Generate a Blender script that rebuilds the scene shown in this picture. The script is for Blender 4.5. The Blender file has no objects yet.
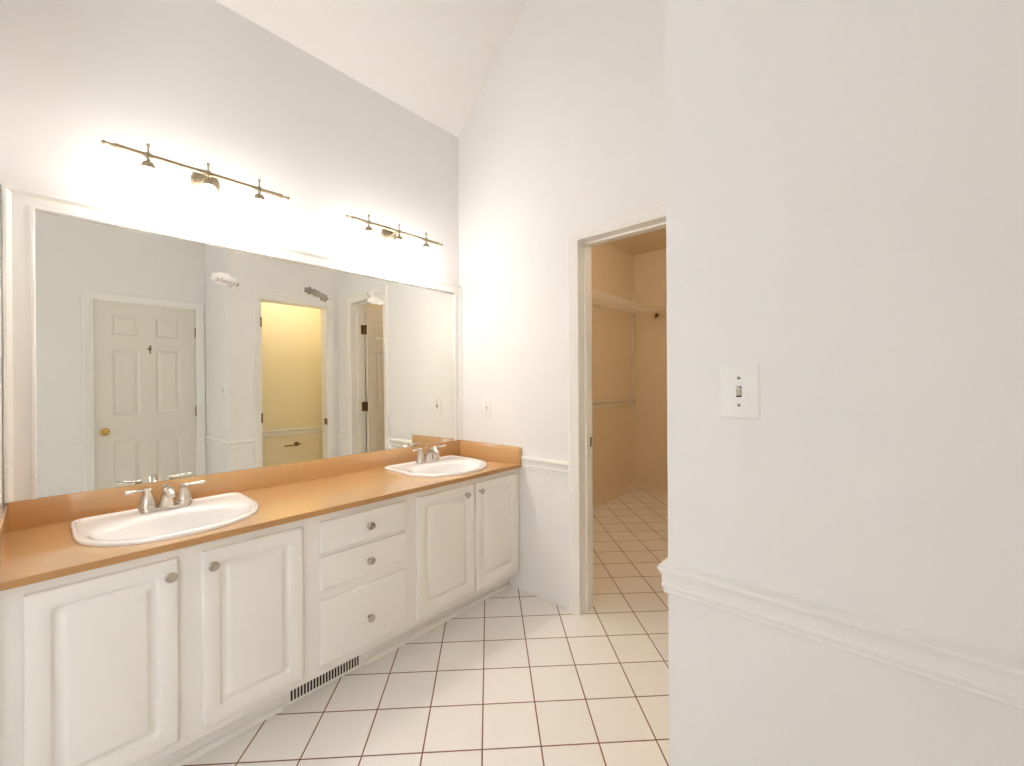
import bpy, bmesh, math, random
from mathutils import Vector, Matrix
random.seed(7)
sc = bpy.context.scene
C = sc.collection
PI = math.pi

# ---------------------------------------------------------------- camera
F_PX, YAW, PITCH, ROLL, EYE = 420.39, 0.7291, -0.0009, -0.0061, 1.27
cam_d = bpy.data.cameras.new('camera')
cam = bpy.data.objects.new('camera', cam_d)
C.objects.link(cam)
cam_d.sensor_fit = 'HORIZONTAL'
cam_d.sensor_width = 36.0
cam_d.lens = 36.0 * F_PX / 1024.0
cam_d.clip_start = 0.02
_d = Vector((math.cos(YAW) * math.cos(PITCH), math.sin(YAW) * math.cos(PITCH), math.sin(PITCH)))
_r = Vector((math.sin(YAW), -math.cos(YAW), 0))
_u = _r.cross(_d)
_r2 = math.cos(ROLL) * _r + math.sin(ROLL) * _u
_u2 = -math.sin(ROLL) * _r + math.cos(ROLL) * _u
_m = Matrix((( _r2.x, _u2.x, -_d.x, 0), (_r2.y, _u2.y, -_d.y, 0), (_r2.z, _u2.z, -_d.z, EYE), (0, 0, 0, 1)))
cam.matrix_world = _m
sc.camera = cam

# ---------------------------------------------------------------- world, exposure
sc.view_settings.view_transform = 'Standard'
sc.view_settings.look = 'None'
sc.view_settings.gamma = 1.0
sc.view_settings.use_curve_mapping = False
sc.view_settings.exposure = 0.0
world = bpy.data.worlds.new('daylight')
sc.world = world
world.use_nodes = True
world.node_tree.nodes['Background'].inputs[0].default_value = (0.97, 0.985, 1.0, 1)
world.node_tree.nodes['Background'].inputs[1].default_value = 5.6
try:
    sc.cycles.use_denoising = True
    sc.cycles.max_bounces = 12
    sc.cycles.diffuse_bounces = 8
    sc.cycles.glossy_bounces = 6
    sc.cycles.transmission_bounces = 6
    sc.cycles.sample_clamp_indirect = 8.0
except Exception:
    pass
SHADE_EMIT = 13.0
BULB_EMIT = 40.0
LAMP_COL = (1.0, 0.97, 0.95)

# ---------------------------------------------------------------- key dimensions
YA = 2.2368      # vanity wall
XB = 1.9525      # wall with the closet doorway
XC = 1.032       # near partition, long face
YW = 0.407       # partition wall face with the toilet room doorway
YK = -0.36       # wall behind the camera
XD = -0.0885      # stub wall at the vanity's left end
XL = -2.30       # far left wall
EAVE, SLOPE, RIDGE = 2.987, 0.92, 0.90
TB = 0.127       # wall B thickness
XCF, YCR, ZCC = 4.69, 0.50, 2.77    # closet far wall, right wall, ceiling
XT, ZTC = 2.12, 2.48                # toilet room right wall and ceiling


def ceil_z(y):
    top = EAVE + (YA - RIDGE) * SLOPE
    return EAVE + (YA - y) * SLOPE if y >= RIDGE else top - (RIDGE - y) * SLOPE


# ---------------------------------------------------------------- materials
def new_mat(name):
    m = bpy.data.materials.new(name)
    m.use_nodes = True
    return m, m.node_tree.nodes, m.node_tree.links, m.node_tree.nodes['Principled BSDF']


def S(c):
    return tuple(((v / 255) / 12.92 if v / 255 <= 0.04045 else ((v / 255 + 0.055) / 1.055) ** 2.4) for v in c) + (1,)


def mat(name, col, rough=0.5, metal=0.0, noise=0.0, nscale=30.0, bump=0.0, bscale=200.0, spec=None, coat=0.0):
    m, N, L, b = new_mat(name)
    b.inputs['Base Color'].default_value = S(col)
    b.inputs['Roughness'].default_value = rough
    b.inputs['Metallic'].default_value = metal
    if spec is not None:
        b.inputs['Specular IOR Level'].default_value = spec
    if coat:
        b.inputs['Coat Weight'].default_value = coat
        b.inputs['Coat Roughness'].default_value = 0.08
    tc = N.new('ShaderNodeTexCoord')
    if noise:
        n = N.new('ShaderNodeTexNoise'); n.inputs['Scale'].default_value = nscale
        n.inputs['Detail'].default_value = 6
        L.new(tc.outputs['Object'], n.inputs['Vector'])
        mx = N.new('ShaderNodeMixRGB'); mx.blend_type = 'MIX'
        a = S(col); k = 1 - noise
        mx.inputs[1].default_value = (a[0] * k, a[1] * k, a[2] * k, 1)
        k = 1 + noise
        mx.inputs[2].default_value = (min(a[0] * k, 1), min(a[1] * k, 1), min(a[2] * k, 1), 1)
        L.new(n.outputs['Fac'], mx.inputs[0]); L.new(mx.outputs[0], b.inputs['Base Color'])
    if bump:
        n2 = N.new('ShaderNodeTexNoise'); n2.inputs['Scale'].default_value = bscale
        L.new(tc.outputs['Object'], n2.inputs['Vector'])
        bp = N.new('ShaderNodeBump'); bp.inputs['Strength'].default_value = bump
        bp.inputs['Distance'].default_value = 0.001
        L.new(n2.outputs['Fac'], bp.inputs['Height']); L.new(bp.outputs[0], b.inputs['Normal'])
    return m


M = {}
M['wall'] = mat('wall_paint', (236, 234, 232), 0.55, noise=0.01, nscale=3, bump=0.12, bscale=260, spec=0.3)
M['ceiling'] = mat('ceiling_paint', (238, 236, 233), 0.8, bump=0.1, bscale=220, spec=0.2)
M['trim'] = mat('trim_enamel', (238, 236, 232), 0.32, noise=0.006, nscale=8)
M['door'] = mat('door_enamel', (226, 221, 210), 0.4, noise=0.008, nscale=8)
M['cabinet'] = mat('cabinet_thermofoil', (235, 232, 226), 0.33, noise=0.008, nscale=6)
M['closet'] = mat('closet_paint_warm_light', (229, 213, 187), 0.6, noise=0.01, nscale=4, bump=0.1)  # cream tint carries part of the warm closet light
M['yellow'] = mat('yellow_paint', (242, 232, 203), 0.55, noise=0.012, nscale=3, bump=0.1)
M['counter'] = mat('tan_laminate', (207, 163, 112), 0.2, noise=0.035, nscale=420, spec=0.6, coat=0.8)
M['counter_edge'] = mat('tan_laminate_edge', (182, 138, 88), 0.3, noise=0.04, nscale=420)
M['porcelain'] = mat('porcelain', (244, 242, 240), 0.12, noise=0.004, nscale=5, coat=0.5)
M['nickel'] = mat('brushed_nickel', (214, 207, 197), 0.28, 1.0, noise=0.03, nscale=60)
M['fixture'] = mat('satin_nickel_fixture', (172, 158, 132), 0.42, 1.0, noise=0.03, nscale=60)
M['knob'] = mat('aged_nickel_knob', (186, 177, 164), 0.3, 1.0, noise=0.04, nscale=60)
M['chrome'] = mat('chrome', (214, 212, 210), 0.14, 1.0, noise=0.02, nscale=60)
M['brass'] = mat('brass', (206, 170, 100), 0.25, 1.0, noise=0.03, nscale=60)
M['bronze'] = mat('aged_brass', (120, 98, 66), 0.4, 1.0, noise=0.05, nscale=60)
M['plate'] = mat('plastic_plate', (236, 234, 230), 0.35, noise=0.004, nscale=20)
M['toggle'] = mat('toggle_plastic', (214, 208, 190), 0.35, noise=0.01, nscale=20)
M['dark'] = mat('painted_recess_shade', (38, 30, 24), 0.7, noise=0.05, nscale=40)  # dark colour stands for the shade inside slots
M['grey'] = mat('screw_grey', (130, 126, 120), 0.4, 0.6, noise=0.03, nscale=60)
M['wire'] = mat('white_wire', (228, 222, 210), 0.4, noise=0.01, nscale=40)
M['lace'] = mat('white_lace_vinyl', (146, 143, 137), 0.6, noise=0.04, nscale=90)
M['scroll'] = mat('taupe_scroll_vinyl', (122, 110, 94), 0.6, noise=0.12, nscale=120)
M['ink'] = mat('brown_ink', (84, 72, 60), 0.6, noise=0.05, nscale=90)

# mirror glass
m, N, L, b = new_mat('mirror_glass')
b.inputs['Base Color'].default_value = (0.84, 0.84, 0.79, 1)
b.inputs['Metallic'].default_value = 1.0
b.inputs['Roughness'].default_value = 0.0
M['mirror'] = m
# window glass
m, N, L, b = new_mat('window_glass')
b.inputs['Base Color'].default_value = (1, 1, 1, 1)
b.inputs['Transmission Weight'].default_value = 1.0
b.inputs['Roughness'].default_value = 0.0
b.inputs['IOR'].default_value = 1.05
M['glass'] = m


def emit_mat(name, col, strength, base=(245, 240, 230)):
    m, N, L, b = new_mat(name)
    b.inputs['Base Color'].default_value = S(base)
    b.inputs['Roughness'].default_value = 0.4
    b.inputs['Emission Color'].default_value = col + (1,)
    b.inputs['Emission Strength'].default_value = strength
    return m


M['shade'] = emit_mat('lit_frosted_glass', LAMP_COL, SHADE_EMIT)
M['bulb'] = emit_mat('lit_bulb', LAMP_COL, BULB_EMIT)

# floor tile: square glazed tiles set on the diagonal with brown grout
TS, TX, TY = 0.205, 1.0113, 1.0518
m, N, L, b = new_mat('glazed_floor_tile')
geo = N.new('ShaderNodeNewGeometry')
mp = N.new('ShaderNodeVectorMath'); mp.operation = 'SUBTRACT'; mp.inputs[1].default_value = (TX, TY, 0)
L.new(geo.outputs['Position'], mp.inputs[0])


def dotn(v):
    n = N.new('ShaderNodeVectorMath'); n.operation = 'DOT_PRODUCT'
    n.inputs[1].default_value = (v[0] / TS, v[1] / TS, 0)
    L.new(mp.outputs[0], n.inputs[0]); return n.outputs['Value']


def mth(op, a, b_=None, c=None):
    n = N.new('ShaderNodeMath'); n.operation = op
    for i, v in enumerate((a, b_, c)):
        if v is None: continue
        if isinstance(v, (int, float)): n.inputs[i].default_value = v
        else: L.new(v, n.inputs[i])
    return n.outputs[0]


q = 2 ** -0.5
u_, v_ = dotn((q, q)), dotn((q, -q))


def edge(x):
    f = mth('FRACT', x)
    return mth('MINIMUM', f, mth('SUBTRACT', 1.0, f))


e_ = mth('MINIMUM', edge(u_), edge(v_))
GW = 0.0125
ss = N.new('ShaderNodeMapRange'); ss.interpolation_type = 'SMOOTHSTEP'
L.new(e_, ss.inputs['Value'])
ss.inputs['From Min'].default_value = GW * 0.75; ss.inputs['From Max'].default_value = GW * 1.25
cid = N.new('ShaderNodeCombineXYZ')
L.new(mth('FLOOR', u_), cid.inputs[0]); L.new(mth('FLOOR', v_), cid.inputs[1])
wn = N.new('ShaderNodeTexWhiteNoise'); wn.noise_dimensions = '2D'; L.new(cid.outputs[0], wn.inputs['Vector'])
tl = N.new('ShaderNodeMixRGB'); L.new(wn.outputs['Value'], tl.inputs[0])
tl.inputs[1].default_value = S((234, 230, 226)); tl.inputs[2].default_value = S((240, 236, 232))
nz = N.new('ShaderNodeTexNoise'); nz.inputs['Scale'].default_value = 9; L.new(geo.outputs['Position'], nz.inputs['Vector'])
gr = N.new('ShaderNodeMixRGB'); L.new(nz.outputs['Fac'], gr.inputs[0])
gr.inputs[1].default_value = S((122, 84, 58)); gr.inputs[2].default_value = S((140, 100, 74))
mx = N.new('ShaderNodeMixRGB'); L.new(ss.outputs[0], mx.inputs[0])
L.new(gr.outputs[0], mx.inputs[1]); L.new(tl.outputs[0], mx.inputs[2])
L.new(mx.outputs[0], b.inputs['Base Color'])
rg = N.new('ShaderNodeMapRange'); L.new(ss.outputs[0], rg.inputs['Value'])
rg.inputs['To Min'].default_value = 0.85; rg.inputs['To Max'].default_value = 0.3
L.new(rg.outputs[0], b.inputs['Roughness'])
bp = N.new('ShaderNodeBump'); bp.inputs['Distance'].default_value = 0.0015; bp.inputs['Strength'].default_value = 0.6
L.new(ss.outputs[0], bp.inputs['Height']); L.new(bp.outputs[0], b.inputs['Normal'])
M['tile'] = m


# ---------------------------------------------------------------- mesh helpers
def box(bm, x0, x1, y0, y1, z0, z1, bev=0.0, seg=2):
    r = bmesh.ops.create_cube(bm, size=1)
    vs = r['verts']
    for v in vs:
        v.co = Vector(((x0 + x1) / 2 + v.co.x * (x1 - x0), (y0 + y1) / 2 + v.co.y * (y1 - y0), (z0 + z1) / 2 + v.co.z * (z1 - z0)))
    if bev:
        es = list({e for v in vs for e in v.link_edges})
        bmesh.ops.bevel(bm, geom=es, offset=bev, segments=seg, affect='EDGES', profile=0.5)


def loft(bm, loops, cap0=False, cap1=False, closed=True):
    vl = [[bm.verts.new(p) for p in lp] for lp in loops]
    for a, b_ in zip(vl, vl[1:]):
        n = len(a)
        for i in range(n if closed else n - 1):
            j = (i + 1) % n
            try: bm.faces.new((a[i], a[j], b_[j], b_[i]))
            except ValueError: pass
    if cap0: bm.faces.new(list(reversed(vl[0])))
    if cap1: bm.faces.new(vl[-1])
    return vl


def frame_of(axis):
    a = Vector(axis).normalized()
    t = Vector((0, 0, 1)) if abs(a.z) < 0.9 else Vector((1, 0, 0))
    u = t.cross(a).normalized()
    return a, u, a.cross(u).normalized()


def lathe(bm, prof, o=(0, 0, 0), axis=(0, 0, 1), seg=24, cap=True):
    a, u, w = frame_of(axis)
    o = Vector(o)
    loops = []
    for r, h in prof:
        r = max(r, 1e-4)
        loops.append([o + a * h + (u * math.cos(2 * PI * k / seg) + w * math.sin(2 * PI * k / seg)) * r for k in range(seg)])
    loft(bm, loops, cap, cap)


def tube(bm, pts, rad, seg=12, cap=True, flat=1.0):
    pts = [Vector(p) for p in pts]
    n = len(pts)
    if not isinstance(rad, (list, tuple)): rad = [rad] * n
    loops = []; u = None
    for i, p in enumerate(pts):
        t = (pts[min(i + 1, n - 1)] - pts[max(i - 1, 0)]).normalized()
        if u is None: _, u, w = frame_of(t)
        else:
            u = (u - t * u.dot(t)).normalized(); w = t.cross(u)
        w = t.cross(u)
        loops.append([p + (u * math.cos(2 * PI * k / seg) + w * flat * math.sin(2 * PI * k / seg)) * rad[i] for k in range(seg)])
    loft(bm, loops, cap, cap)


def prism(bm, poly, fn, t):
    """poly: 2D outline; fn(a, b, depth) -> 3D; t: thickness."""
    f = [bm.verts.new(fn(a, b_, 0)) for a, b_ in poly]
    g = [bm.verts.new(fn(a, b_, t)) for a, b_ in poly]
    bm.faces.new(f); bm.faces.new(list(reversed(g)))
    n = len(poly)
    for i in range(n):
        j = (i + 1) % n
        bm.faces.new((f[j], f[i], g[i], g[j]))


def sweep(bm, pts, Nrm, prof, side=1, closed=False):
    """mitred moulding: profile (across, along normal) swept on a planar path."""
    pts = [Vector(p) for p in pts]; Nrm = Vector(Nrm)
    n = len(pts)
    segs = [(pts[(i + 1) % n] - pts[i]).normalized() for i in range(n if closed else n - 1)]
    s = [Nrm.cross(t) * side for t in segs]
    loops = []
    for i in range(n):
        if closed: a, b_ = s[i - 1], s[i]
        elif i == 0: a = b_ = s[0]
        elif i == n - 1: a = b_ = s[-1]
        else: a, b_ = s[i - 1], s[i]
        mi = (a + b_) / (1 + a.dot(b_))
        loops.append([pts[i] + mi * p[0] + Nrm * p[1] for p in prof])
    if closed: loops.append(loops[0])
    loft(bm, loops, not closed, not closed)


def tri_fill(bm, loops):
    """flat faces between outline loops (the first is the outer one, the rest holes)."""
    es = []; res = []
    for lp in loops:
        vs = [bm.verts.new(p) for p in lp]
        res.append(vs)
        for i in range(len(vs)):
            es.append(bm.edges.new((vs[i], vs[(i + 1) % len(vs)])))
    bmesh.ops.triangle_fill(bm, use_beauty=True, use_dissolve=False, edges=es)
    return res


def mk(name, bm, m, parent=None, smooth=True, angle=32, loc=None):
    bmesh.ops.remove_doubles(bm, verts=bm.verts, dist=1e-6)
    bmesh.ops.recalc_face_normals(bm, faces=bm.faces)
    me = bpy.data.meshes.new(name)
    bm.to_mesh(me); bm.free()
    me.materials.append(M[m] if isinstance(m, str) else m)
    if smooth:
        for p in me.polygons: p.use_smooth = True
        me.set_sharp_from_angle(angle=math.radians(angle))
    o = bpy.data.objects.new(name, me)
    C.objects.link(o)
    if parent is not None: o.parent = parent
    if loc: o.location = loc
    return o


def B(): return bmesh.new()


def tag(o, label, cat, group=None):
    o['label'] = label; o['category'] = cat
    if group: o['group'] = group
    return o


def thing(name, loc, label, cat, group=None, rz=0):
    o = bpy.data.objects.new(name, None)
    o.empty_display_size = 0.05
    o.location = loc; o.rotation_euler = (0, 0, rz)
    C.objects.link(o)
    return tag(o, label, cat, group)


def struct(name, bm, m, label=None, smooth=False, parent=None, **k):
    o = mk(name, bm, m, parent, smooth=smooth, **k)
    if parent is None: o['kind'] = 'structure'
    if label: o['label'] = label
    return o


def kids(o): return [c for c in C.objects if c.parent == o]


def dup(o, loc, label, parent=None):
    c = o.copy(); C.objects.link(c)
    c.parent = parent
    if parent is None:
        c.location = loc; c['label'] = label
    for ch in kids(o): dup(ch, None, None, c)
    return c


# ---------------------------------------------------------------- room shell
bm = B(); box(bm, XL - 0.1, XCF + 0.1, YK - 0.1, YA + 0.1, -0.06, 0.0)
struct('floor', bm, 'tile', 'white square tiles laid diagonally with brown grout')

bm = B(); box(bm, XL - 0.1, XB + TB, YA, YA + 0.1, 0, EAVE + 0.05)
struct('wall_left', bm, 'wall', 'white wall behind the mirror and vanity')

# wall B with the closet doorway (Y 0.735..1.2567, head 2.033)
DY0, DY1, DH = 0.685, 1.251, 2.040
poly = [(YA, 0), (YA, ceil_z(YA) + 0.05), (RIDGE, ceil_z(RIDGE) + 0.05), (YK, ceil_z(YK) + 0.05), (YK, 0), (DY0 - 0.02, 0), (DY0 - 0.02, DH + 0.02),
        (DY1 + 0.02, DH + 0.02), (DY1 + 0.02, 0)]
# the part of the wall behind the toilet room starts at the partition
poly[3] = (YW - 0.1, ceil_z(YW - 0.1) + 0.05); poly[4] = (YW - 0.1, 0)
bm = B(); prism(bm, poly, lambda a, b_, t: (XB + t, a, b_), TB)
struct('wall_back', bm, 'wall', 'tall gable wall with the closet doorway')

# near partition (wall C)
bm = B(); prism(bm, [(YK, 0), (YK, ceil_z(YK) + .05), (YW, ceil_z(YW) + .05), (YW, 0)], lambda a, b_, t: (XC + t, a, b_), 0.1)
struct('wall_right', bm, 'wall', 'near white partition wall with the light switch')

# partition face with the toilet-room doorway
WX0, WX1, WH = 1.2691, 1.8382, 2.03
poly = [(XC + 0.1, 0), (XC + 0.1, ceil_z(YW) + .04), (XB, ceil_z(YW) + .04), (XB, 0), (WX1 + .02, 0), (WX1 + .02, WH + .02), (WX0 - .02, WH + .02), (WX0 - .02, 0)]
bm = B(); prism(bm, poly, lambda a, b_, t: (a, YW - t, b_), 0.1)
struct('wall_inner', bm, 'wall', 'partition wall with the toilet room doorway')

# wall behind the camera with the six-panel door
KX0, KX1, KH = 0.2824, 0.9623, 2.005
VX0, VX1, VZ0, VZ1 = -1.85, -.55, .70, 2.05
zc = ceil_z(YK) + .05
bm = B()
for x0, x1, z0, z1 in ((XL, VX0, 0, zc), (VX0, VX1, 0, VZ0), (VX0, VX1, VZ1, zc), (VX1, KX0 - .02, 0, zc), (KX0 - .02, KX1 + .02, KH + .02, zc), (KX1 + .02, XC + .1, 0, zc)):
    prism(bm, [(x0, z0), (x1, z0), (x1, z1), (x0, z1)], lambda a, b_, t: (a, YK - t, b_), 0.1)
struct('wall_front', bm, 'wall', 'white wall with the closed panelled door')
# stub wall at the left end of the vanity
bm = B(); prism(bm, [(1.655, 0), (1.655, ceil_z(1.655) + .05), (YA, ceil_z(YA) + .05), (YA, 0)], lambda a, b_, t: (XD - t, a, b_), 0.12)
struct('wall_stub', bm, 'wall', 'short white wall at the left end of the vanity')

# far left wall with an added window for daylight
WY0, WY1, WZ0, WZ1 = 0.45, 1.50, 0.95, 2.15
bm = B()
box(bm, XL - .1, XL, YK, WY0, 0, 4.3); box(bm, XL - .1, XL, WY1, YA, 0, 4.3)
box(bm, XL - .1, XL, WY0, WY1, 0, WZ0); box(bm, XL - .1, XL, WY0, WY1, WZ1, 4.3)
struct('wall_window', bm, 'wall', 'wall at the far left with the added window')


def window(name, label, loc, rz, hw_, z0, z1):
    """local: x across, -y outward through the wall, z up."""
    w = bpy.data.objects.new(name, None); C.objects.link(w); w['kind'] = 'structure'
    w['label'] = label
    w.location = loc; w.rotation_euler = (0, 0, rz)
    bm = B()
    for a in (-hw_, hw_ - .05): box(bm, a, a + .05, -.09, .01, z0, z1)
    for a in (z0, z1 - .05, (z0 + z1) / 2 - .025): box(bm, -hw_, hw_, -.09, .008, a, a + .05)
    mk('window_frame', bm, 'trim', w, smooth=False)
    bm = B(); box(bm, -hw_ + .04, hw_ - .04, -.055, -.05, z0 + .04, z1 - .04)
    mk('pane', bm, 'glass', w, smooth=False)
    pl = bpy.data.lights.new('window_portal', 'AREA'); pl.shape = 'RECTANGLE'
    pl.size = 2 * hw_; pl.size_y = z1 - z0
    pl.cycles.is_portal = True
    po = bpy.data.objects.new('window_portal', pl); C.objects.link(po)
    m_ = Matrix.Translation(loc) @ Matrix.Rotation(rz, 4, 'Z')
    po.matrix_world = m_ @ Matrix.Translation((0, -.11, (z0 + z1) / 2)) @ Matrix.Rotation(PI / 2, 4, 'X')


window('added_window_1', 'added white framed window at the far left of the room', (XL, (WY0 + WY1) / 2, 0), -PI / 2, (WY1 - WY0) / 2, WZ0, WZ1)  # unseen window, added to bring daylight from the left
window('added_window_2', 'added white framed window behind and left of the camera', ((VX0 + VX1) / 2, YK, 0), 0, (VX1 - VX0) / 2, VZ0, VZ1)  # unseen window, added as cool low fill on the cabinet fronts

# vaulted ceiling
bm = B()
prof = [(YA + .1, ceil_z(YA) - .092), (RIDGE, ceil_z(RIDGE)), (YK - .1, ceil_z(YK) - .092),
        (YK - .1, ceil_z(YK) + .05), (RIDGE, ceil_z(RIDGE) + .14), (YA + .1, ceil_z(YA) + .05)]
prism(bm, prof, lambda a, b_, t: (XL - .1 + t, a, b_), XB + TB - XL + .1)
struct('ceiling', bm, 'ceiling', 'white vaulted ceiling')

# closet shell
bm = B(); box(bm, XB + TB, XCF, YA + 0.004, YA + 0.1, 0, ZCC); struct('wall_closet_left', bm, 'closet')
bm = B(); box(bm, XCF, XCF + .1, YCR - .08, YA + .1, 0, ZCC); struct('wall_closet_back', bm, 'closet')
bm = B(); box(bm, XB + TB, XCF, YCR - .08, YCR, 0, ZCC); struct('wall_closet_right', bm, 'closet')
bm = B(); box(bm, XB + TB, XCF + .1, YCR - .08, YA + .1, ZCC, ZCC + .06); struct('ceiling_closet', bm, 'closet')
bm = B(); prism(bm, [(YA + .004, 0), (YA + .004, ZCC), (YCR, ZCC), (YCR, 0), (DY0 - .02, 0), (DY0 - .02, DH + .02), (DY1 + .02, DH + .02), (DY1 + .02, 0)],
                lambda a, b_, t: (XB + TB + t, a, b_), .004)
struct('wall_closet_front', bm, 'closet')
# toilet room shell (yellow)
e = .006
bm = B(); box(bm, XC + .1, XT, YK - .1, YK, 0, ZTC); struct('wall_toilet_back', bm, 'yellow', 'yellow painted wall of the toilet room')
bm = B(); box(bm, XT, XT + .08, YK - .1, YW - .1, 0, ZTC); struct('wall_toilet_right', bm, 'yellow')
bm = B(); box(bm, XC + .1, XC + .1 + e, YK, YW - .1, 0, ZTC); struct('wall_toilet_left', bm, 'yellow')
bm = B(); prism(bm, [(XC + .1 + e, 0), (XC + .1 + e, ZTC), (XT, ZTC), (XT, 0), (WX1 + .02, 0), (WX1 + .02, WH + .02), (WX0 - .02, WH + .02), (WX0 - .02, 0)],
                lambda a, b_, t: (a, YW - .1 - t, b_), e)
struct('wall_toilet_front', bm, 'yellow')
bm = B(); box(bm, XC + .1, XT + .08, YK - .1, YW - .1, ZTC, ZTC + .05); struct('ceiling_toilet', bm, 'yellow')

# ---------------------------------------------------------------- mouldings
CAS = [(0, 0), (0, .009), (.004, .012), (.012, .012), (.017, .015), (.044, .017), (.050, .020), (.062, .020), (.066, .016), (.066, 0)]


def doorway(name, label, pts, Nrm, side, jamb_boxes):
    bm = B(); sweep(bm, pts, Nrm, CAS, side)
    for jb in jamb_boxes: box(bm, *jb)
    return struct(name, bm, 'trim', label, smooth=True, angle=25)


jt = .019
o = doorway('trim_closet_doorway', 'white casing around the closet doorway',
            [(XB, DY1, 0), (XB, DY1, DH), (XB, DY0, DH), (XB, DY0, 0)], (-1, 0, 0), 1,
            [(XB - .001, XB + TB + .004, DY1, DY1 + jt, 0, DH + jt), (XB - .001, XB + TB + .004, DY0 - jt, DY0, 0, DH + jt),
             (XB - .001, XB + TB + .004, DY0, DY1, DH, DH + jt),
             (XB + .052, XB + .088, DY1 - .011, DY1, 0, DH), (XB + .052, XB + .088, DY0, DY0 + .011, 0, DH), (XB + .052, XB + .088, DY0, DY1, DH - .011, DH)])
bm = B(); box(bm, XB + .095, XB + .12, DY1 - .0015, DY1 + .0005, .905, .96)
mk('strike_plate', bm, 'bronze', o, smooth=False)
o = doorway('trim_toilet_doorway', 'white casing around the toilet room doorway',
            [(WX0, YW, 0), (WX0, YW, WH), (WX1, YW, WH), (WX1, YW, 0)], (0, 1, 0), -1,
            [(WX0 - jt, WX0, YW - .106, YW + .001, 0, WH + jt), (WX1, WX1 + jt, YW - .106, YW + .001, 0, WH + jt),
             (WX0, WX1, YW - .106, YW + .001, WH, WH + jt)])
for z in (1.83, 1.0, .3):
    bm = B(); lathe(bm, [(.006, 0), (.006, .085)], (WX0 - .002, YW + .014, z - .04)); mk('hinge', bm, 'bronze', o)
bm = B(); box(bm, WX1 - .002, WX1 + .001, YW - .06, YW + .003, .9, .96); mk('strike_plate', bm, 'bronze', o, smooth=False)
o = doorway('trim_bedroom_doorway', 'white casing around the closed panelled door',
            [(KX0, YK, 0), (KX0, YK, KH), (KX1, YK, KH), (KX1, YK, 0)], (0, 1, 0), -1,
            [(KX0 - jt, KX0, YK - .1, YK + .001, 0, KH + jt), (KX1, KX1 + jt, YK - .1, YK + .001, 0, KH + jt), (KX0, KX1, YK - .1, YK + .001, KH, KH + jt)])

RZ0 = .7495
RAIL = [(0, 0), (.007, 0), (.009, .004), (.008, .011), (.012, .015), (.013, .022), (.011, .026), (.012, .045), (.014, .051), (.018, .056),
        (.0195, .061), (.0185, .067), (.012, .0715), (0, .075)]


def rail(n, pts, side, z=RZ0, label='white chair rail moulding'):
    bm = B(); sweep(bm, [(x, y, z) for x, y in pts], (0, 0, 1), RAIL, side)
    return struct('trim_%d' % n, bm, 'trim', label, smooth=True, angle=25)


rail(1, [(XC, YK), (XC, YW), (WX0 - .066, YW)], 1, label='white chair rail on the near partition wall')
rail(2, [(WX1 + .066, YW), (XB, YW), (XB, DY0 - .066)], 1)
rail(3, [(XB, DY1 + .066), (XB, 1.658)], 1, label='white chair rail between the vanity and the closet doorway')
rail(4, [(XL, YK), (KX0 - .066, YK)], 1)
rail(5, [(XC + .106, YK), (XT, YK)], 1, label='chair rail in the yellow toilet room')
BASE = [(0, 0), (.013, 0), (.013, .046), (.010, .056), (.004, .062), (0, .064)]


def baseb(name, pts, side):
    bm = B(); sweep(bm, [(x, y, 0) for x, y in pts], (0, 0, 1), BASE, side)
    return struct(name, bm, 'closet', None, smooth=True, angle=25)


baseb('baseboard_closet', [(XB + TB + .004, YA + .004), (XCF, YA + .004), (XCF, YCR), (XB + TB + .004, YCR)], -1)

# ---------------------------------------------------------------- doors


def panel_door_bm(w, h, t, cols, rows):
    bm = B()
    xs = sorted({0, w} | {c for p in cols for c in p}); zs = sorted({0, h} | {r for p in rows for r in p})
    for sgn, y in ((-1, 0), (1, t)):
        vs = {(i, k): bm.verts.new((x, y, z)) for i, x in enumerate(xs) for k, z in enumerate(zs)}
        pf = []
        for i in range(len(xs) - 1):
            for k in range(len(zs) - 1):
                q4 = [vs[i, k], vs[i + 1, k], vs[i + 1, k + 1], vs[i, k + 1]]
                if sgn > 0: q4.reverse()
                f = bm.faces.new(q4)
                if (xs[i], xs[i + 1]) in cols and (zs[k], zs[k + 1]) in rows: pf.append(f)
        bm.normal_update()
        for f in pf:
            for th, dp in ((.004, 0), (.012, -.008), (.006, 0), (.022, .005)):
                bmesh.ops.inset_region(bm, faces=[f], thickness=th, depth=dp, use_even_offset=True)
    lo = [(0, 0, 0), (w, 0, 0), (w, 0, h), (0, 0, h)]
    loft(bm, [[Vector(p) for p in lo], [Vector((p[0], t, p[2])) for p in lo]])
    return bm


def knob_set(parent, x, z, y, out, m='brass'):
    bm = B()
    lathe(bm, [(.0, 0), (.031, 0), (.031, .004), (.024, .008), (.011, .010), (.010, .028), (.018, .034), (.0265, .045), (.027, .054), (.021, .063), (.008, .067), (0, .067)],
          (x, y, z), (0, out, 0), 28)
    return mk('door_knob', bm, m, parent)


w = KX1 - KX0 - .006
COLS = [(.108, .108 + .18), (w - .108 - .18, w - .108)]
ROWS = [(.20, .83), (1.04, 1.60), (1.71, 1.89)]
# closed door behind the camera (seen in the mirror)
d1 = struct('door_1', panel_door_bm(w, KH - .012, .035, COLS, ROWS), 'door', 'closed six panel door with a brass knob, reflected in the mirror', smooth=False)
d1.location = (KX0 + .003, YK - .045, .009)
knob_set(d1, .062, .91, .035, 1)
for z in (1.78, 1.05, .25):
    bm = B(); lathe(bm, [(.0065, 0), (.0065, .09)], (w + .002, .04, z - .045)); mk('hinge', bm, 'bronze', d1)
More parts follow.
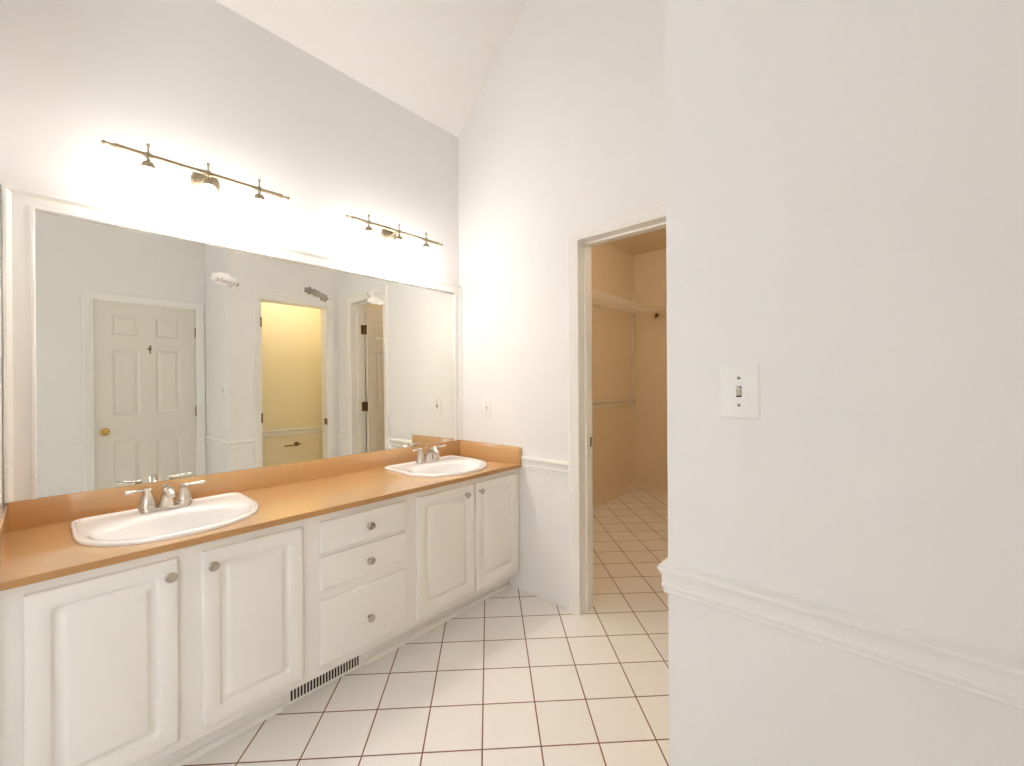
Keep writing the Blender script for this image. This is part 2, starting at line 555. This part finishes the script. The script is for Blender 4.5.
# robe hook on the door
h = thing('robe_hook', (KX0 + .352, YK - .0095, 1.61), 'small dark metal robe hook screwed to the closed panelled door', 'hook')
bm = B(); lathe(bm, [(0, 0), (.013, 0), (.013, .003), (.009, .006), (0, .006)], (0, 0, .008), (0, 1, 0), 18); mk('mounting_plate', bm, 'bronze', h)
bm = B()
tube(bm, [(0, .004, .012), (0, .02, .014), (0, .033, .026), (0, .04, .034)], [.004, .004, .004, .006], 10)
tube(bm, [(0, .004, .004), (0, .012, -.018), (0, .026, -.03), (0, .036, -.018)], [.004, .004, .004, .005], 10)
mk('double_prong', bm, 'bronze', h)

# closet door leaf, open into the closet
w2 = DY1 - DY0 - .006
d2 = struct('door_2', panel_door_bm(w2, DH - .015, .035, [(.09, .225), (w2 - .225, w2 - .09)], ROWS), 'door', 'six panel closet door standing open inside the closet', smooth=False)
d2.location = (XB + TB + .012, DY0 + .002, .01)
for z in (1.80, 1.06, .27):
    bm = B()
    lathe(bm, [(.0065, 0), (.0065, .09)], (-.006, .001, z - .045))
    box(bm, -.0015, .0, .001, .03, z - .045, z + .045)
    box(bm, -.045, -.006, -.002, -.0005, z - .045, z + .045)
    mk('hinge', bm, 'bronze', d2)
knob_set(d2, w2 - .06, .91, .035, 1)

# ---------------------------------------------------------------- vanity cabinet
VZ = .7547; VF = 1.690; KY = 1.772; FB = .107
X0, X1 = XD + .001, XB - .001
van = thing('vanity_cabinet', (.93, 1.96, 0), 'long white double vanity cabinet with panelled doors and three drawers', 'cabinet')
VO = Vector((-.93, -1.96, 0))


def place(o):
    o.location = VO
    return o


bm = B()
# face frame as outline with door/drawer openings is hidden by the overlay fronts: one solid face board, end boards, back board
DOORS = [(-.034, .286), (.348, .665), (1.191, 1.565), (1.572, 1.918)]
box(bm, X0, X1, VF, VF + .02, FB, VZ, .0008, 1)
for xa, xb in ((X0, X0 + .018), (X1 - .018, X1)):
    prism(bm, [(VF + .02, FB), (KY, FB), (KY, 0), (YA - .002, 0), (YA - .002, VZ), (VF + .02, VZ)], lambda a, b_, t, xa=xa: (xa + t, a, b_), xb - xa)
box(bm, X0 + .018, X1 - .018, VF + .02, YA - .002, FB, FB + .016)
place(mk('carcass', bm, 'cabinet', van, angle=20))
bm = B(); box(bm, X0 + .018, X1 - .018, KY, KY + .016, 0, FB)
place(mk('toe_kick', bm, 'cabinet', van, smooth=False))
bm = B()
sweep(bm, [(X0 + .018, KY, 0), (.621, KY, 0)], (0, 0, 1), [(0, 0), (.014, 0), (.0135, .007), (.009, .014), (.003, .018), (0, .019)], -1)
sweep(bm, [(.972, KY, 0), (X1 - .018, KY, 0)], (0, 0, 1), [(0, 0), (.014, 0), (.0135, .007), (.009, .014), (.003, .018), (0, .019)], -1)
place(mk('shoe_moulding', bm, 'cabinet', van, angle=25))


def rr(w, h, r, n=6):
    pts = []
    for cx, cz, a0 in ((w - r, h - r, 0), (r, h - r, 90), (r, r, 180), (w - r, r, 270)):
        for k in range(n + 1):
            a = math.radians(a0 + 90 * k / n)
            pts.append((cx + r * math.cos(a), cz + r * math.sin(a)))
    return pts


def front(w, h, raised=True, t=.0175):
    """overlay front: local x 0..w, z 0..h, y from 0 (back) to -t (face)."""
    bm = B()

    def lp(ins, y, r): return [Vector((ins + p[0], y, ins + p[1])) for p in rr(w - 2 * ins, h - 2 * ins, r)]
    L_ = [lp(0, 0, .002), lp(0, -t + .006, .002), lp(.0015, -t + .0025, .003), lp(.004, -t + .0006, .004), lp(.007, -t, .005)]
    if raised:
        g = min(.045, w * .15)
        L_ += [lp(g, -t, .016), lp(g + .003, -t + .0015, .016), lp(g + .007, -t + .0085, .016), lp(g + .012, -t + .0108, .015),
               lp(g + .018, -t + .0098, .014), lp(g + .026, -t + .0056, .012), lp(g + .031, -t + .0008, .010), lp(g + .034, -t, .009)]
    loft(bm, L_, True, True)
    return bm


def knob_bm():
    bm = B()
    lathe(bm, [(0, 0), (.008, 0), (.007, .003), (.0052, .007), (.006, .012), (.011, .016), (.0155, .020), (.0158, .023), (.0135, .026), (.006, .0275), (0, .028)],
          (0, 0, 0), (0, -1, 0), 24)
    return bm


knob0 = None


def add_front(name, x0, x1, z0, z1, raised, kx, kz):
    global knob0
    o = mk(name, front(x1 - x0, z1 - z0, raised), 'cabinet', van, angle=40)
    o.location = VO + Vector((x0, VF, z0))
    if knob0 is None:
        k = mk('knob', knob_bm(), 'knob', o); knob0 = k
    else:
        k = knob0.copy(); C.objects.link(k); k.parent = o
    k.location = (kx - x0, -.0175, kz - z0)


add_front('door', -.034, .286, .143, .722, True, .264, .674)
add_front('door', .348, .666, .140, .722, True, .375, .672)
add_front('drawer', .732, 1.131, .595, .721, False, .941, .659)
add_front('drawer', .732, 1.131, .449, .577, False, .940, .508)
add_front('drawer', .732, 1.131, .148, .405, False, .938, .264)
add_front('door', 1.191, 1.565, .140, .722, True, 1.5, .676)
add_front('door', 1.572, 1.918, .140, .722, True, 1.603, .677)

# floor register in the toe kick
g = thing('air_register', (.797, KY, .036), 'cream metal air register with dark slots set in the vanity toe kick', 'vent')
bm = B()
hw, hh = .172, .034
tri = tri_fill(bm, [[(-hw, -.006, -hh), (hw, -.006, -hh), (hw, -.006, hh), (-hw, -.006, hh)]] +
               [[(-.146 + i * .0127, -.006, -.022), (-.146 + i * .0127 + .0076, -.006, -.022), (-.146 + i * .0127 + .0076, -.006, .021), (-.146 + i * .0127, -.006, .021)] for i in range(23)])
loft(bm, [[Vector(p) for p in ((-hw, -.006, -hh), (hw, -.006, -hh), (hw, -.006, hh), (-hw, -.006, hh))],
          [Vector(p) for p in ((-hw - .003, -.0005, -hh - .003), (hw + .003, -.0005, -hh - .003), (hw + .003, -.0005, hh + .003), (-hw - .003, -.0005, hh + .003))]])
mk('face_plate', bm, 'cabinet', g, smooth=False)
bm = B(); box(bm, -.15, .15, -.0025, -.0005, -.025, .025); mk('duct_shade_sheet', bm, 'dark', g, smooth=False)  # dark sheet behind the slots in place of the duct's shade

# ---------------------------------------------------------------- countertop
CZ = .7763; CF = 1.6606
SW, SB, SFR = .262, .234, .237


def sink_outline(n=120):
    """D plan: flat back, straight sides, bowed front."""
    pts = []
    a, yb, yf, ys = SW, SB, -SFR, .03
    r = .035
    for k in range(9):
        t = math.radians(0 + 90 * k / 8); pts.append((a - r + r * math.cos(t), yb - r + r * math.sin(t)))
    for k in range(9):
        t = math.radians(90 + 90 * k / 8); pts.append((-a + r + r * math.cos(t), yb - r + r * math.sin(t)))
    for k in range(1, 48):
        t = PI + PI * k / 48
        c, s = math.cos(t), math.sin(t)
        p = 2 / 2.35
        pts.append((a * math.copysign(abs(c) ** p, c), ys + (yf - ys) * abs(s) ** p))
    return pts


def resample(pts, n):
    P = pts + [pts[0]]
    Ls = [0]
    for a, b_ in zip(P, P[1:]): Ls.append(Ls[-1] + math.hypot(b_[0] - a[0], b_[1] - a[1]))
    out = []; j = 0
    for k in range(n):
        s = Ls[-1] * k / n
        while Ls[j + 1] < s: j += 1
        t = (s - Ls[j]) / (Ls[j + 1] - Ls[j])
        out.append((P[j][0] + (P[j + 1][0] - P[j][0]) * t, P[j][1] + (P[j + 1][1] - P[j][1]) * t))
    return out


def ang_sample(pts, n):
    """outline radius sampled by equal angles about the origin."""
    P = pts + [pts[0]]
    res = []
    for k in range(n):
        a = 2 * PI * k / n; dx, dy = math.cos(a), math.sin(a); best = 0
        for (x1, y1), (x2, y2) in zip(P, P[1:]):
            ex, ey = x2 - x1, y2 - y1
            den = dx * ey - dy * ex
            if abs(den) < 1e-12: continue
            t = (x1 * ey - y1 * ex) / den; s = (x1 * dy - y1 * dx) / den
            if t > 0 and -1e-6 <= s <= 1 + 1e-6: best = max(best, t)
        res.append((dx * best, dy * best))
    return res


NS = 96
OUT = ang_sample(sink_outline(), NS)
SINKS = [(.326, 1.945), (1.567, 1.944)]
top = tag(bpy.data.objects.new('countertop', None), 'long tan laminate countertop with backsplash along the vanity', 'countertop')
C.objects.link(top); top.location = (.93, 1.95, VZ)
TO = Vector((-.93, -1.95, -VZ))
bm = B()
outer = [(X0, CF, CZ), (X1, CF, CZ), (X1, YA - .002, CZ), (X0, YA - .002, CZ)]
holes = [[(sx + p[0] * .93, sy + p[1] * .93, CZ) for p in OUT] for sx, sy in SINKS]
tri_fill(bm, [outer] + holes)
vlow = VZ + .0003
for hl in holes: loft(bm, [[Vector(p) for p in hl], [Vector((p[0], p[1], vlow)) for p in hl]])
loft(bm, [[Vector(p) for p in outer], [Vector((p[0], p[1], vlow)) for p in outer]])
tri_fill(bm, [[(p[0], p[1], vlow) for p in outer]] + [[(p[0], p[1], vlow) for p in hl] for hl in holes])
mk('slab', bm, 'counter', top, smooth=False).location = TO
bm = B(); box(bm, X0, X1, CF - .0015, CF, vlow, CZ - .0005); mk('front_edge', bm, 'counter_edge', top, smooth=False).location = TO
SPZ = .8747
bm = B(); box(bm, X0, X1, YA - .021, YA - .001, CZ, SPZ, .0012, 2); mk('backsplash', bm, 'counter', top).location = TO
bm = B(); box(bm, X1 - .019, X1, CF + .004, YA - .0215, CZ, SPZ, .0012, 2); mk('side_splash', bm, 'counter', top).location = TO
bm = B(); box(bm, X0, X0 + .012, CF + .004, YA - .0215, CZ, SPZ, .0012, 2); mk('side_splash', bm, 'counter', top).location = TO

# ---------------------------------------------------------------- sinks
s0 = thing('sink', (SINKS[0][0], SINKS[0][1], CZ), 'white drop-in sink with a bowed front, near the left end of the countertop', 'sink', 'bathroom sinks')
bm = B()


def off(f, z, dy=0.0): return [Vector((p[0] * f, p[1] * f + dy, z)) for p in OUT]


def ell(a, b_, z, dy): return [Vector((a * math.cos(2 * PI * k / NS), dy + b_ * math.sin(2 * PI * k / NS), z)) for k in range(NS)]


def mixl(A, B_, t, z): return [Vector((a.x + (b_.x - a.x) * t, a.y + (b_.y - a.y) * t, z)) for a, b_ in zip(A, B_)]


bowl = ell(.222, .150, 0, -.050)
o1 = off(.91, 0)
loops = [off(.925, -.012), off(.93, .0005), off(.995, .0005), off(1.0, .004), off(.998, .009), off(.988, .0125), off(.972, .0135), off(.963, .0128), off(.958, .0108), off(.952, .0106), off(.944, .0128), off(.935, .0132),
         off(.925, .0120), off(.915, .0108), mixl(o1, bowl, .30, .0108), mixl(o1, bowl, .62, .0098), mixl(o1, bowl, .85, .0070), mixl(o1, bowl, 1.0, .0005)]
for a, z in ((.97, -.012), (.92, -.035), (.84, -.065), (.72, -.09), (.55, -.108), (.35, -.118), (.12, -.123)):
    loops.append([Vector((p.x * a, -.050 + (p.y + .050) * a, z)) for p in bowl])
loft(bm, loops, False, True)
mk('basin', bm, 'porcelain', s0, angle=60)
bm = B(); lathe(bm, [(0, 0), (.021, 0), (.021, .0025), (.016, .004), (.013, .002), (0, .0025)], (0, -.050, -.1228), seg=24)
mk('drain', bm, 'chrome', s0)
dup(s0, (SINKS[1][0], SINKS[1][1], CZ), 'white drop-in sink with a bowed front, beside the right side splash of the countertop')

# ---------------------------------------------------------------- faucets
f0 = thing('faucet', (.323, 2.105, CZ + .0112), 'brushed nickel two handle faucet on the left sink', 'faucet', 'sink faucets')
bm = B()
bl = []
for sc_, z in ((1, 0), (1, .006), (.97, .009), (.9, .0105)):
    pts = []
    for k in range(40):
        a = 2 * PI * k / 40
        c, s = math.cos(a), math.sin(a)
        pts.append(Vector(((.052 * (1 if c >= 0 else -1) + .027 * sc_ * c), .025 * sc_ * s, z)))
    bl.append(pts)
loft(bm, bl, True, True)
mk('base_plate', bm, 'nickel', f0, angle=40)
for sx in (-1, 1):
    bm = B()
    lathe(bm, [(0, .0104), (.0275, .0104), (.0265, .023), (.0235, .0245), (.0235, .0262), (.0252, .0275), (.0240, .034), (.0205, .047), (.0160, .059), (.0115, .069), (.0105, .073),
               (.0115, .076), (.0145, .0785), (.0145, .083), (.011, .087), (0, .088)], (sx * .056, 0, 0), seg=28)
    hb = mk('handle', bm, 'nickel', f0, angle=40)
    bm = B()
    P = [(sx * .058, -.002, .081), (sx * .075, -.006, .0825), (sx * .095, -.010, .084), (sx * .118, -.014, .0845), (sx * .124, -.015, .0845)]
    tube(bm, P, [.007, .007, .009, .0105, .007], 14, flat=.62)
    mk('lever', bm, 'chrome', hb)
bm = B()
secs = []
for (y, z, rx, ry, tilt) in ((0, .0104, .027, .024, 0), (-.002, .018, .0265, .023, 0), (-.006, .036, .021, .0195, .15), (-.013, .052, .0165, .016, .35), (-.024, .066, .0150, .0145, .7),
                             (-.040, .0765, .0148, .0140, 1.1), (-.058, .080, .0148, .0135, 1.5), (-.076, .077, .0140, .0125, 1.85), (-.090, .069, .0125, .0115, 2.25), (-.097, .060, .0115, .0105, 2.6)):
    cs, sn = math.cos(tilt), math.sin(tilt)
    lp = []
    for k in range(24):
        a = 2 * PI * k / 24
        lx, ly = rx * math.cos(a), ry * math.sin(a)
        lp.append(Vector((lx, y + ly * cs, z + ly * sn)))
    secs.append(lp)
loft(bm, secs, True, True)
mk('spout', bm, 'nickel', f0, angle=50)
bm = B(); lathe(bm, [(0, .01), (.0025, .01), (.0025, .078), (.006, .081), (.0068, .086), (.005, .091), (0, .092)], (0, .0225, 0), seg=14)
mk('lift_rod', bm, 'nickel', f0)
dup(f0, (1.582, 2.110, CZ + .0112), 'brushed nickel two handle faucet on the right sink')

# ---------------------------------------------------------------- mirror
GX0, GX1, GZ1 = -.011, 1.892, 1.885
mir = thing('mirror', (.94, YA, SPZ), 'huge wall mirror in a white moulded frame above the vanity', 'mirror')
MO = Vector((-.94, -YA, -SPZ))
bm = B()
yb0, yb1 = YA - .0155, YA - .0085      # the glass leans back slightly, foot on the splash
a = [Vector((GX0 - .01, yb0, SPZ + .0008)), Vector((GX1 + .01, yb0, SPZ + .0008)), Vector((GX1 + .01, yb1, GZ1 + .01)), Vector((GX0 - .01, yb1, GZ1 + .01))]
loft(bm, [a, [v + Vector((0, .005, 0)) for v in a]], True, True)
mk('glass', bm, 'mirror', mir, smooth=False).location = MO
FR = [(0, .004), (0, .022), (.003, .026), (.008, .026), (.012, .021), (.018, .019), (.042, .021), (.048, .027), (.052, .030), (.057, .030), (.060, .024), (.060, 0), (.0, 0)]
FR = [(x, y) for x, y in FR if not (x == 0 and y == .004)]
bm = B()
sweep(bm, [(GX0 - .001, YA - .0005, SPZ + .0008), (GX0 - .001, YA - .0005, GZ1), (GX1, YA - .0005, GZ1), (GX1, YA - .0005, SPZ + .0008)], (0, -1, 0),
      [(x, y) for x, y in FR], 1)
for v in bm.verts:
    if v.co.x < GX0 - .001: v.co.x = GX0 - .001 + (v.co.x - GX0 + .001) * 1.25
mk('frame', bm, 'trim', mir, angle=25).location = MO


def on_glass(x, z, gap=.0008):
    return Vector((x, yb0 + (yb1 - yb0) * (z - SPZ) / (GZ1 - SPZ) - gap, z))


def blob(bm, cx, cz, rx, rz, seed, lobes, amp, rot=0.0, dy=0.0, th=.0012, n=80):
    rnd = random.Random(seed)
    ph = rnd.random() * 6
    f, g2 = [], []
    for k in range(n):
        a = 2 * PI * k / n
        r = 1 + amp * math.cos(lobes * a + ph) + amp * .5 * math.cos((lobes * 2 + 3) * a + ph * 2)
        x, z = rx * r * math.cos(a), rz * r * math.sin(a)
        x, z = x * math.cos(rot) - z * math.sin(rot), x * math.sin(rot) + z * math.cos(rot)
        f.append(on_glass(cx + x, cz + z, .0008 + dy)); g2.append(on_glass(cx + x, cz + z, .0008 + dy + th))
    loft(bm, [f, g2], True, True)


def text_mesh(name, body, size, x, z, rot, m, parent, dy=.0025):
    cu = bpy.data.curves.new(name, 'FONT'); cu.body = body; cu.size = size; cu.shear = .45
    cu.extrude = .0003; cu.align_x = 'CENTER'; cu.align_y = 'CENTER'; cu.offset = -.0002
    t = bpy.data.objects.new(name, cu); C.objects.link(t)
    dg = bpy.context.evaluated_depsgraph_get()
    me = bpy.data.meshes.new_from_object(t.evaluated_get(dg))
    bpy.data.objects.remove(t)
    me.materials.clear(); me.materials.append(M[m])
    o = bpy.data.objects.new(name, me); C.objects.link(o); o.parent = parent
    p = on_glass(x, z, dy)
    o.matrix_basis = Matrix.Translation(p - parent.location) @ Matrix.Rotation(PI / 2, 4, 'X') @ Matrix.Rotation(rot, 4, 'Z')
    return o


def curl(bm, cx, cz, r, turns, a0, w, dy, sx=1):
    pts, rad = [], []
    for k in range(26):
        t = k / 25
        a = a0 + turns * 2 * PI * t
        rr_ = r * (1 - .8 * t)
        pts.append(on_glass(cx + sx * rr_ * math.cos(a), cz + rr_ * math.sin(a), dy)); rad.append(w * (1 - .5 * t))
    tube(bm, pts, rad, 6)


st = thing('mirror_decal', on_glass(.555, 1.737), 'white lacy decal with a script word, stuck on the mirror nearest the left light', 'decal', 'decals on the mirror')
bm = B(); blob(bm, .548, 1.742, .047, .030, 3, 9, .08, -.1); o = mk('lace_backing', bm, 'lace', st, smooth=False); o.location = -st.location
text_mesh('lettering', 'always', .036, .560, 1.735, -.12, 'ink', st)
st = thing('mirror_decal', on_glass(.960, 1.741), 'taupe scrollwork decal with pale curls on the mirror between the two lights', 'decal', 'decals on the mirror')
bm = B()
blob(bm, .925, 1.752, .024, .018, 5, 6, .12, 0); blob(bm, .960, 1.744, .036, .017, 6, 7, .10, -.35); blob(bm, 1.000, 1.726, .023, .020, 8, 6, .12, 0)
o = mk('scroll_backing', bm, 'scroll', st, smooth=False); o.location = -st.location
bm = B()
for cx, cz, r, a0, k_ in ((.922, 1.752, .013, 2.2, 1), (.945, 1.750, .010, .6, -1), (.963, 1.744, .010, 3.0, 1), (.980, 1.738, .009, .8, -1), (1.001, 1.727, .013, 1.4, 1)): curl(bm, cx, cz, r, 1.2, a0, .0016, .0028, k_)
o = mk('scroll_lines', bm, 'lace', st); o.location = -st.location
st = thing('mirror_decal', on_glass(1.30, 1.76), 'white ruffled decal on the mirror below the right light', 'decal', 'decals on the mirror')
bm = B()
blob(bm, 1.305, 1.752, .058, .022, 11, 8, .09, 0); blob(bm, 1.300, 1.785, .050, .018, 12, 6, .12, 0)
o = mk('ruffle_backing', bm, 'lace', st, smooth=False); o.location = -st.location
bm = B()
for cx, r, a0, s in ((1.268, .016, 2.2, 1), (1.300, .014, .8, -1), (1.330, .015, 1.2, 1)): curl(bm, cx, 1.787, r, 1.3, a0, .0014, .0028, s)
o = mk('scroll_lines', bm, 'ink', st); o.location = -st.location

# ---------------------------------------------------------------- vanity lights
LZ, LY = 2.145, 2.10
l0 = thing('vanity_light', (.466, YA, LZ), 'three shade nickel bar light above the mirror, over the left sink', 'wall light', 'vanity bar lights')
dyb = LY - YA
bm = B(); lathe(bm, [(0, 0), (.054, 0), (.054, .004), (.049, .010), (.036, .018), (.020, .024), (.012, .030), (0, .030)], (.02, 0, .012), (0, -1, 0), 32)
mk('canopy', bm, 'fixture', l0, angle=50)
bm = B(); tube(bm, [(.02, -.026, .012), (.02, -.07, .02), (.015, -.115, .012), (0, dyb, 0)], [.007, .006, .006, .006], 12)
mk('arm', bm, 'fixture', l0)
bm = B()
tube(bm, [(-.285, dyb, 0), (.285, dyb, 0)], .0078, 14)
for s in (-1, 1):
    lathe(bm, [(.006, 0), (.0095, .003), (.0095, .007), (.006, .010), (.0045, .018), (.0042, .030), (.0065, .034), (.0070, .038), (.004, .043), (0, .044)], (s * .275, dyb, 0), (s, 0, 0), 14)
mk('bar', bm, 'fixture', l0, angle=40)
SH = [(.016, -.046), (.020, -.050), (.026, -.058), (.033, -.075), (.038, -.098), (.044, -.125), (.052, -.150), (.064, -.176), (.073, -.190)]
for x in (-.19, 0, .19):
    bm = B()
    lathe(bm, [(0, .046), (.0045, .044), (.0062, .039), (.0045, .034), (.003, .031), (.003, .012), (.0085, .009), (.0095, 0), (.0085, -.009), (.005, -.012), (.005, -.022),
               (.014, -.026), (.0185, -.032), (.0205, -.044), (.0205, -.052), (0, -.052)], (x, dyb, 0), seg=20)
    hd = mk('lamp_holder', bm, 'fixture', l0, angle=40)
    bm = B()
    inner = [(r - .003, z) for r, z in reversed(SH)]
    lathe(bm, SH + inner, (x, dyb, 0), seg=32, cap=False)
    mk('lamp_shade', bm, 'shade', hd, angle=60)
    bm = B(); lathe(bm, [(0, -.055), (.012, -.056), (.013, -.07), (.022, -.09), (.027, -.11), (.024, -.128), (.012, -.140), (0, -.142)], (x, dyb, 0), seg=20)
    mk('bulb', bm, 'bulb', hd, angle=60)
l1 = dup(l0, (1.381, YA, LZ), 'three shade nickel bar light above the mirror, over the right sink')

# ---------------------------------------------------------------- switches


def wall_switch(loc, rz, label, hw=.0405, hh=.0605, double=False):
    s = thing('light_switch', loc, label, 'light switch', None, rz)   # local: plate faces -Y
    bm = B()

    def lp(ins, y, r=.004): return [Vector((p[0] - hw + ins, y, p[1] - hh + ins)) for p in rr(2 * (hw - ins), 2 * (hh - ins), r)]
    loft(bm, [lp(0, 0), lp(0, -.0025), lp(.002, -.0045), lp(.006, -.006)], True, True)
    mk('face_plate', bm, 'plate', s, angle=40)
    bm = B()
    rim = [(-.0052, -.0119), (.0052, -.0119), (.0052, .0119), (-.0052, .0119)]
    box(bm, -.0052, .0052, -.0066, -.0058, -.0119, .0119)
    mk('toggle_slot_shade', bm, 'dark', s, smooth=False)  # dark strip painted as the shade around the toggle
    bm = B()
    lps = []
    for t in range(4):
        w_, h_, y_, z_ = ((.0044, .0085, -.006, -.001), (.0042, .0065, -.010, .0015), (.0038, .0045, -.015, .0055), (.003, .003, -.0185, .008))[t]
        lps.append([Vector((-w_, y_, z_ - h_)), Vector((w_, y_, z_ - h_)), Vector((w_, y_, z_ + h_)), Vector((-w_, y_, z_ + h_))])
    loft(bm, lps, True, True)
    mk('toggle', bm, 'toggle', s, smooth=False)
    for z in (-.030, .030):
        bm = B(); lathe(bm, [(0, 0), (.0034, 0), (.0034, .0008), (.0022, .0013), (0, .0013)], (0, -.0058, z), (0, -1, 0), 14); mk('screw', bm, 'grey', s)
    return s


wall_switch((XC, .245, 1.247), -PI / 2, 'white toggle light switch on the near partition wall', .0405, .0605)
wall_switch((XB, 1.965, 1.102), -PI / 2, 'small white wall switch above the side splash beside the mirror', .0375, .058)

# ---------------------------------------------------------------- toilet room
t = thing('paper_holder', (1.80, YK, .655), 'aged brass paper holder on the yellow wall, seen in the mirror', 'toilet paper holder')
bm = B(); lathe(bm, [(0, 0), (.024, 0), (.024, .004), (.016, .010), (.009, .014), (.008, .05), (.012, .055), (0, .06)], (.045, 0, 0), (0, 1, 0), 22); mk('wall_mount', bm, 'bronze', t)
bm = B(); tube(bm, [(.075, .05, .004), (.045, .05, 0), (0, .05, -.004), (-.08, .05, -.008), (-.09, .05, -.002)], [.004, .006, .005, .005, .007], 12); mk('holder_arm', bm, 'bronze', t)


def added_ceiling_lamp(loc, label, col, watts, emis):  # unseen lamp added to light a side room
    c = thing('added_ceiling_light', loc, label, 'ceiling light')
    bm = B(); lathe(bm, [(0, 0), (.12, 0), (.12, -.012), (.112, -.02), (0, -.02)], seg=36); mk('base_ring', bm, 'nickel', c, angle=40)
    bm = B(); lathe(bm, [(0, -.02), (.108, -.02), (.105, -.04), (.085, -.062), (.05, -.076), (.015, -.08), (0, -.08)], seg=36)
    mk('glass_dome', bm, emit_mat('dome_glass', col, emis), c, angle=60)
    pd = bpy.data.lights.new('added_dome_light', 'POINT'); pd.energy = watts; pd.color = col; pd.shadow_soft_size = .08
    p = bpy.data.objects.new('added_dome_light', pd); C.objects.link(p); p.location = (loc[0], loc[1], loc[2] - .2)
    return c


added_ceiling_lamp((1.72, .02, ZTC), 'added round glass ceiling light in the yellow toilet room', (1.0, .97, .90), 4.5, 2.0)  # added out of view to light the yellow walls
added_ceiling_lamp((2.9, 1.0, ZCC), 'added round glass ceiling light in the closet', (1.0, .92, .76), 14.5, 2.0)  # added out of view to brighten and warm the closet

# ---------------------------------------------------------------- closet shelving


def wire_shelf(loc, rz, length, depth, label, group='closet wire shelves'):
    s = thing('wire_shelf', loc, label, 'shelf', group, rz)   # runs along +x, wall at y=0, front toward -y
    bm = B()
    n = int(length / .03)
    for i in range(n + 1):
        x = length * i / n
        tube(bm, [(x, -.006, 0), (x, -depth, 0), (x, -depth - .001, -.03)], .0017, 4)
    mk('deck_wires', bm, 'wire', s)
    bm = B()
    for y, z in ((-.006, -.003), (-depth * .5, -.004), (-depth, -.003), (-depth - .002, -.03)): tube(bm, [(0, y, z), (length, y, z)], .0034, 8)
    mk('long_rods', bm, 'wire', s)
    for x in (length * .20, length * .545):
        bm = B()
        tube(bm, [(x, -depth, -.03), (x, -.004, -.26)], .0055, 8)
        box(bm, x - .012, x + .012, -.006, 0.0, -.285, -.235)
        mk('brace', bm, 'wire', s)
    return s


wire_shelf((XB + TB + .01, YA + .003, 2.07), 0, XCF - XB - TB - .02, .36, 'white wire shelf high on the left closet wall')
wire_shelf((XCF - .001, YA - .37, 2.07), -PI / 2, 1.38, .30, 'white wire shelf high across the back closet wall')
rl = thing('closet_cleat', (3.38, YA + .003, 1.05), 'pale wooden cleat rail fixed low along the left closet wall', 'shelf rail')
bm = B(); box(bm, -1.2, 1.28, -.022, 0, 0, .036, .003); mk('rail_board', bm, 'wire', rl)
bm = B(); box(bm, -1.2, 1.28, -.010, 0, -.05, -.004, .002); mk('backing_strip', bm, 'wire', rl)
sp = thing('shelf_upright', (4.64, YA + .003, 0.9), 'slim white vertical shelf upright in the far closet corner', 'shelf upright')
bm = B(); box(bm, -.012, .012, -.014, 0, 0, 1.4, .002); mk('channel', bm, 'wire', sp)
hk = thing('rod_bracket', (XCF, 1.96, 2.0), 'small dark rod bracket on the back closet wall', 'bracket')
bm = B(); lathe(bm, [(0, 0), (.022, 0), (.022, .006), (.012, .010), (.011, .03), (0, .03)], (0, 0, .03), (-1, 0, 0), 16); mk('flange', bm, 'bronze', hk)
bm = B(); tube(bm, [(-.02, 0, .03), (-.03, 0, .0), (-.05, 0, -.008), (-.065, 0, .006)], .005, 8); mk('hook_arm', bm, 'bronze', hk)
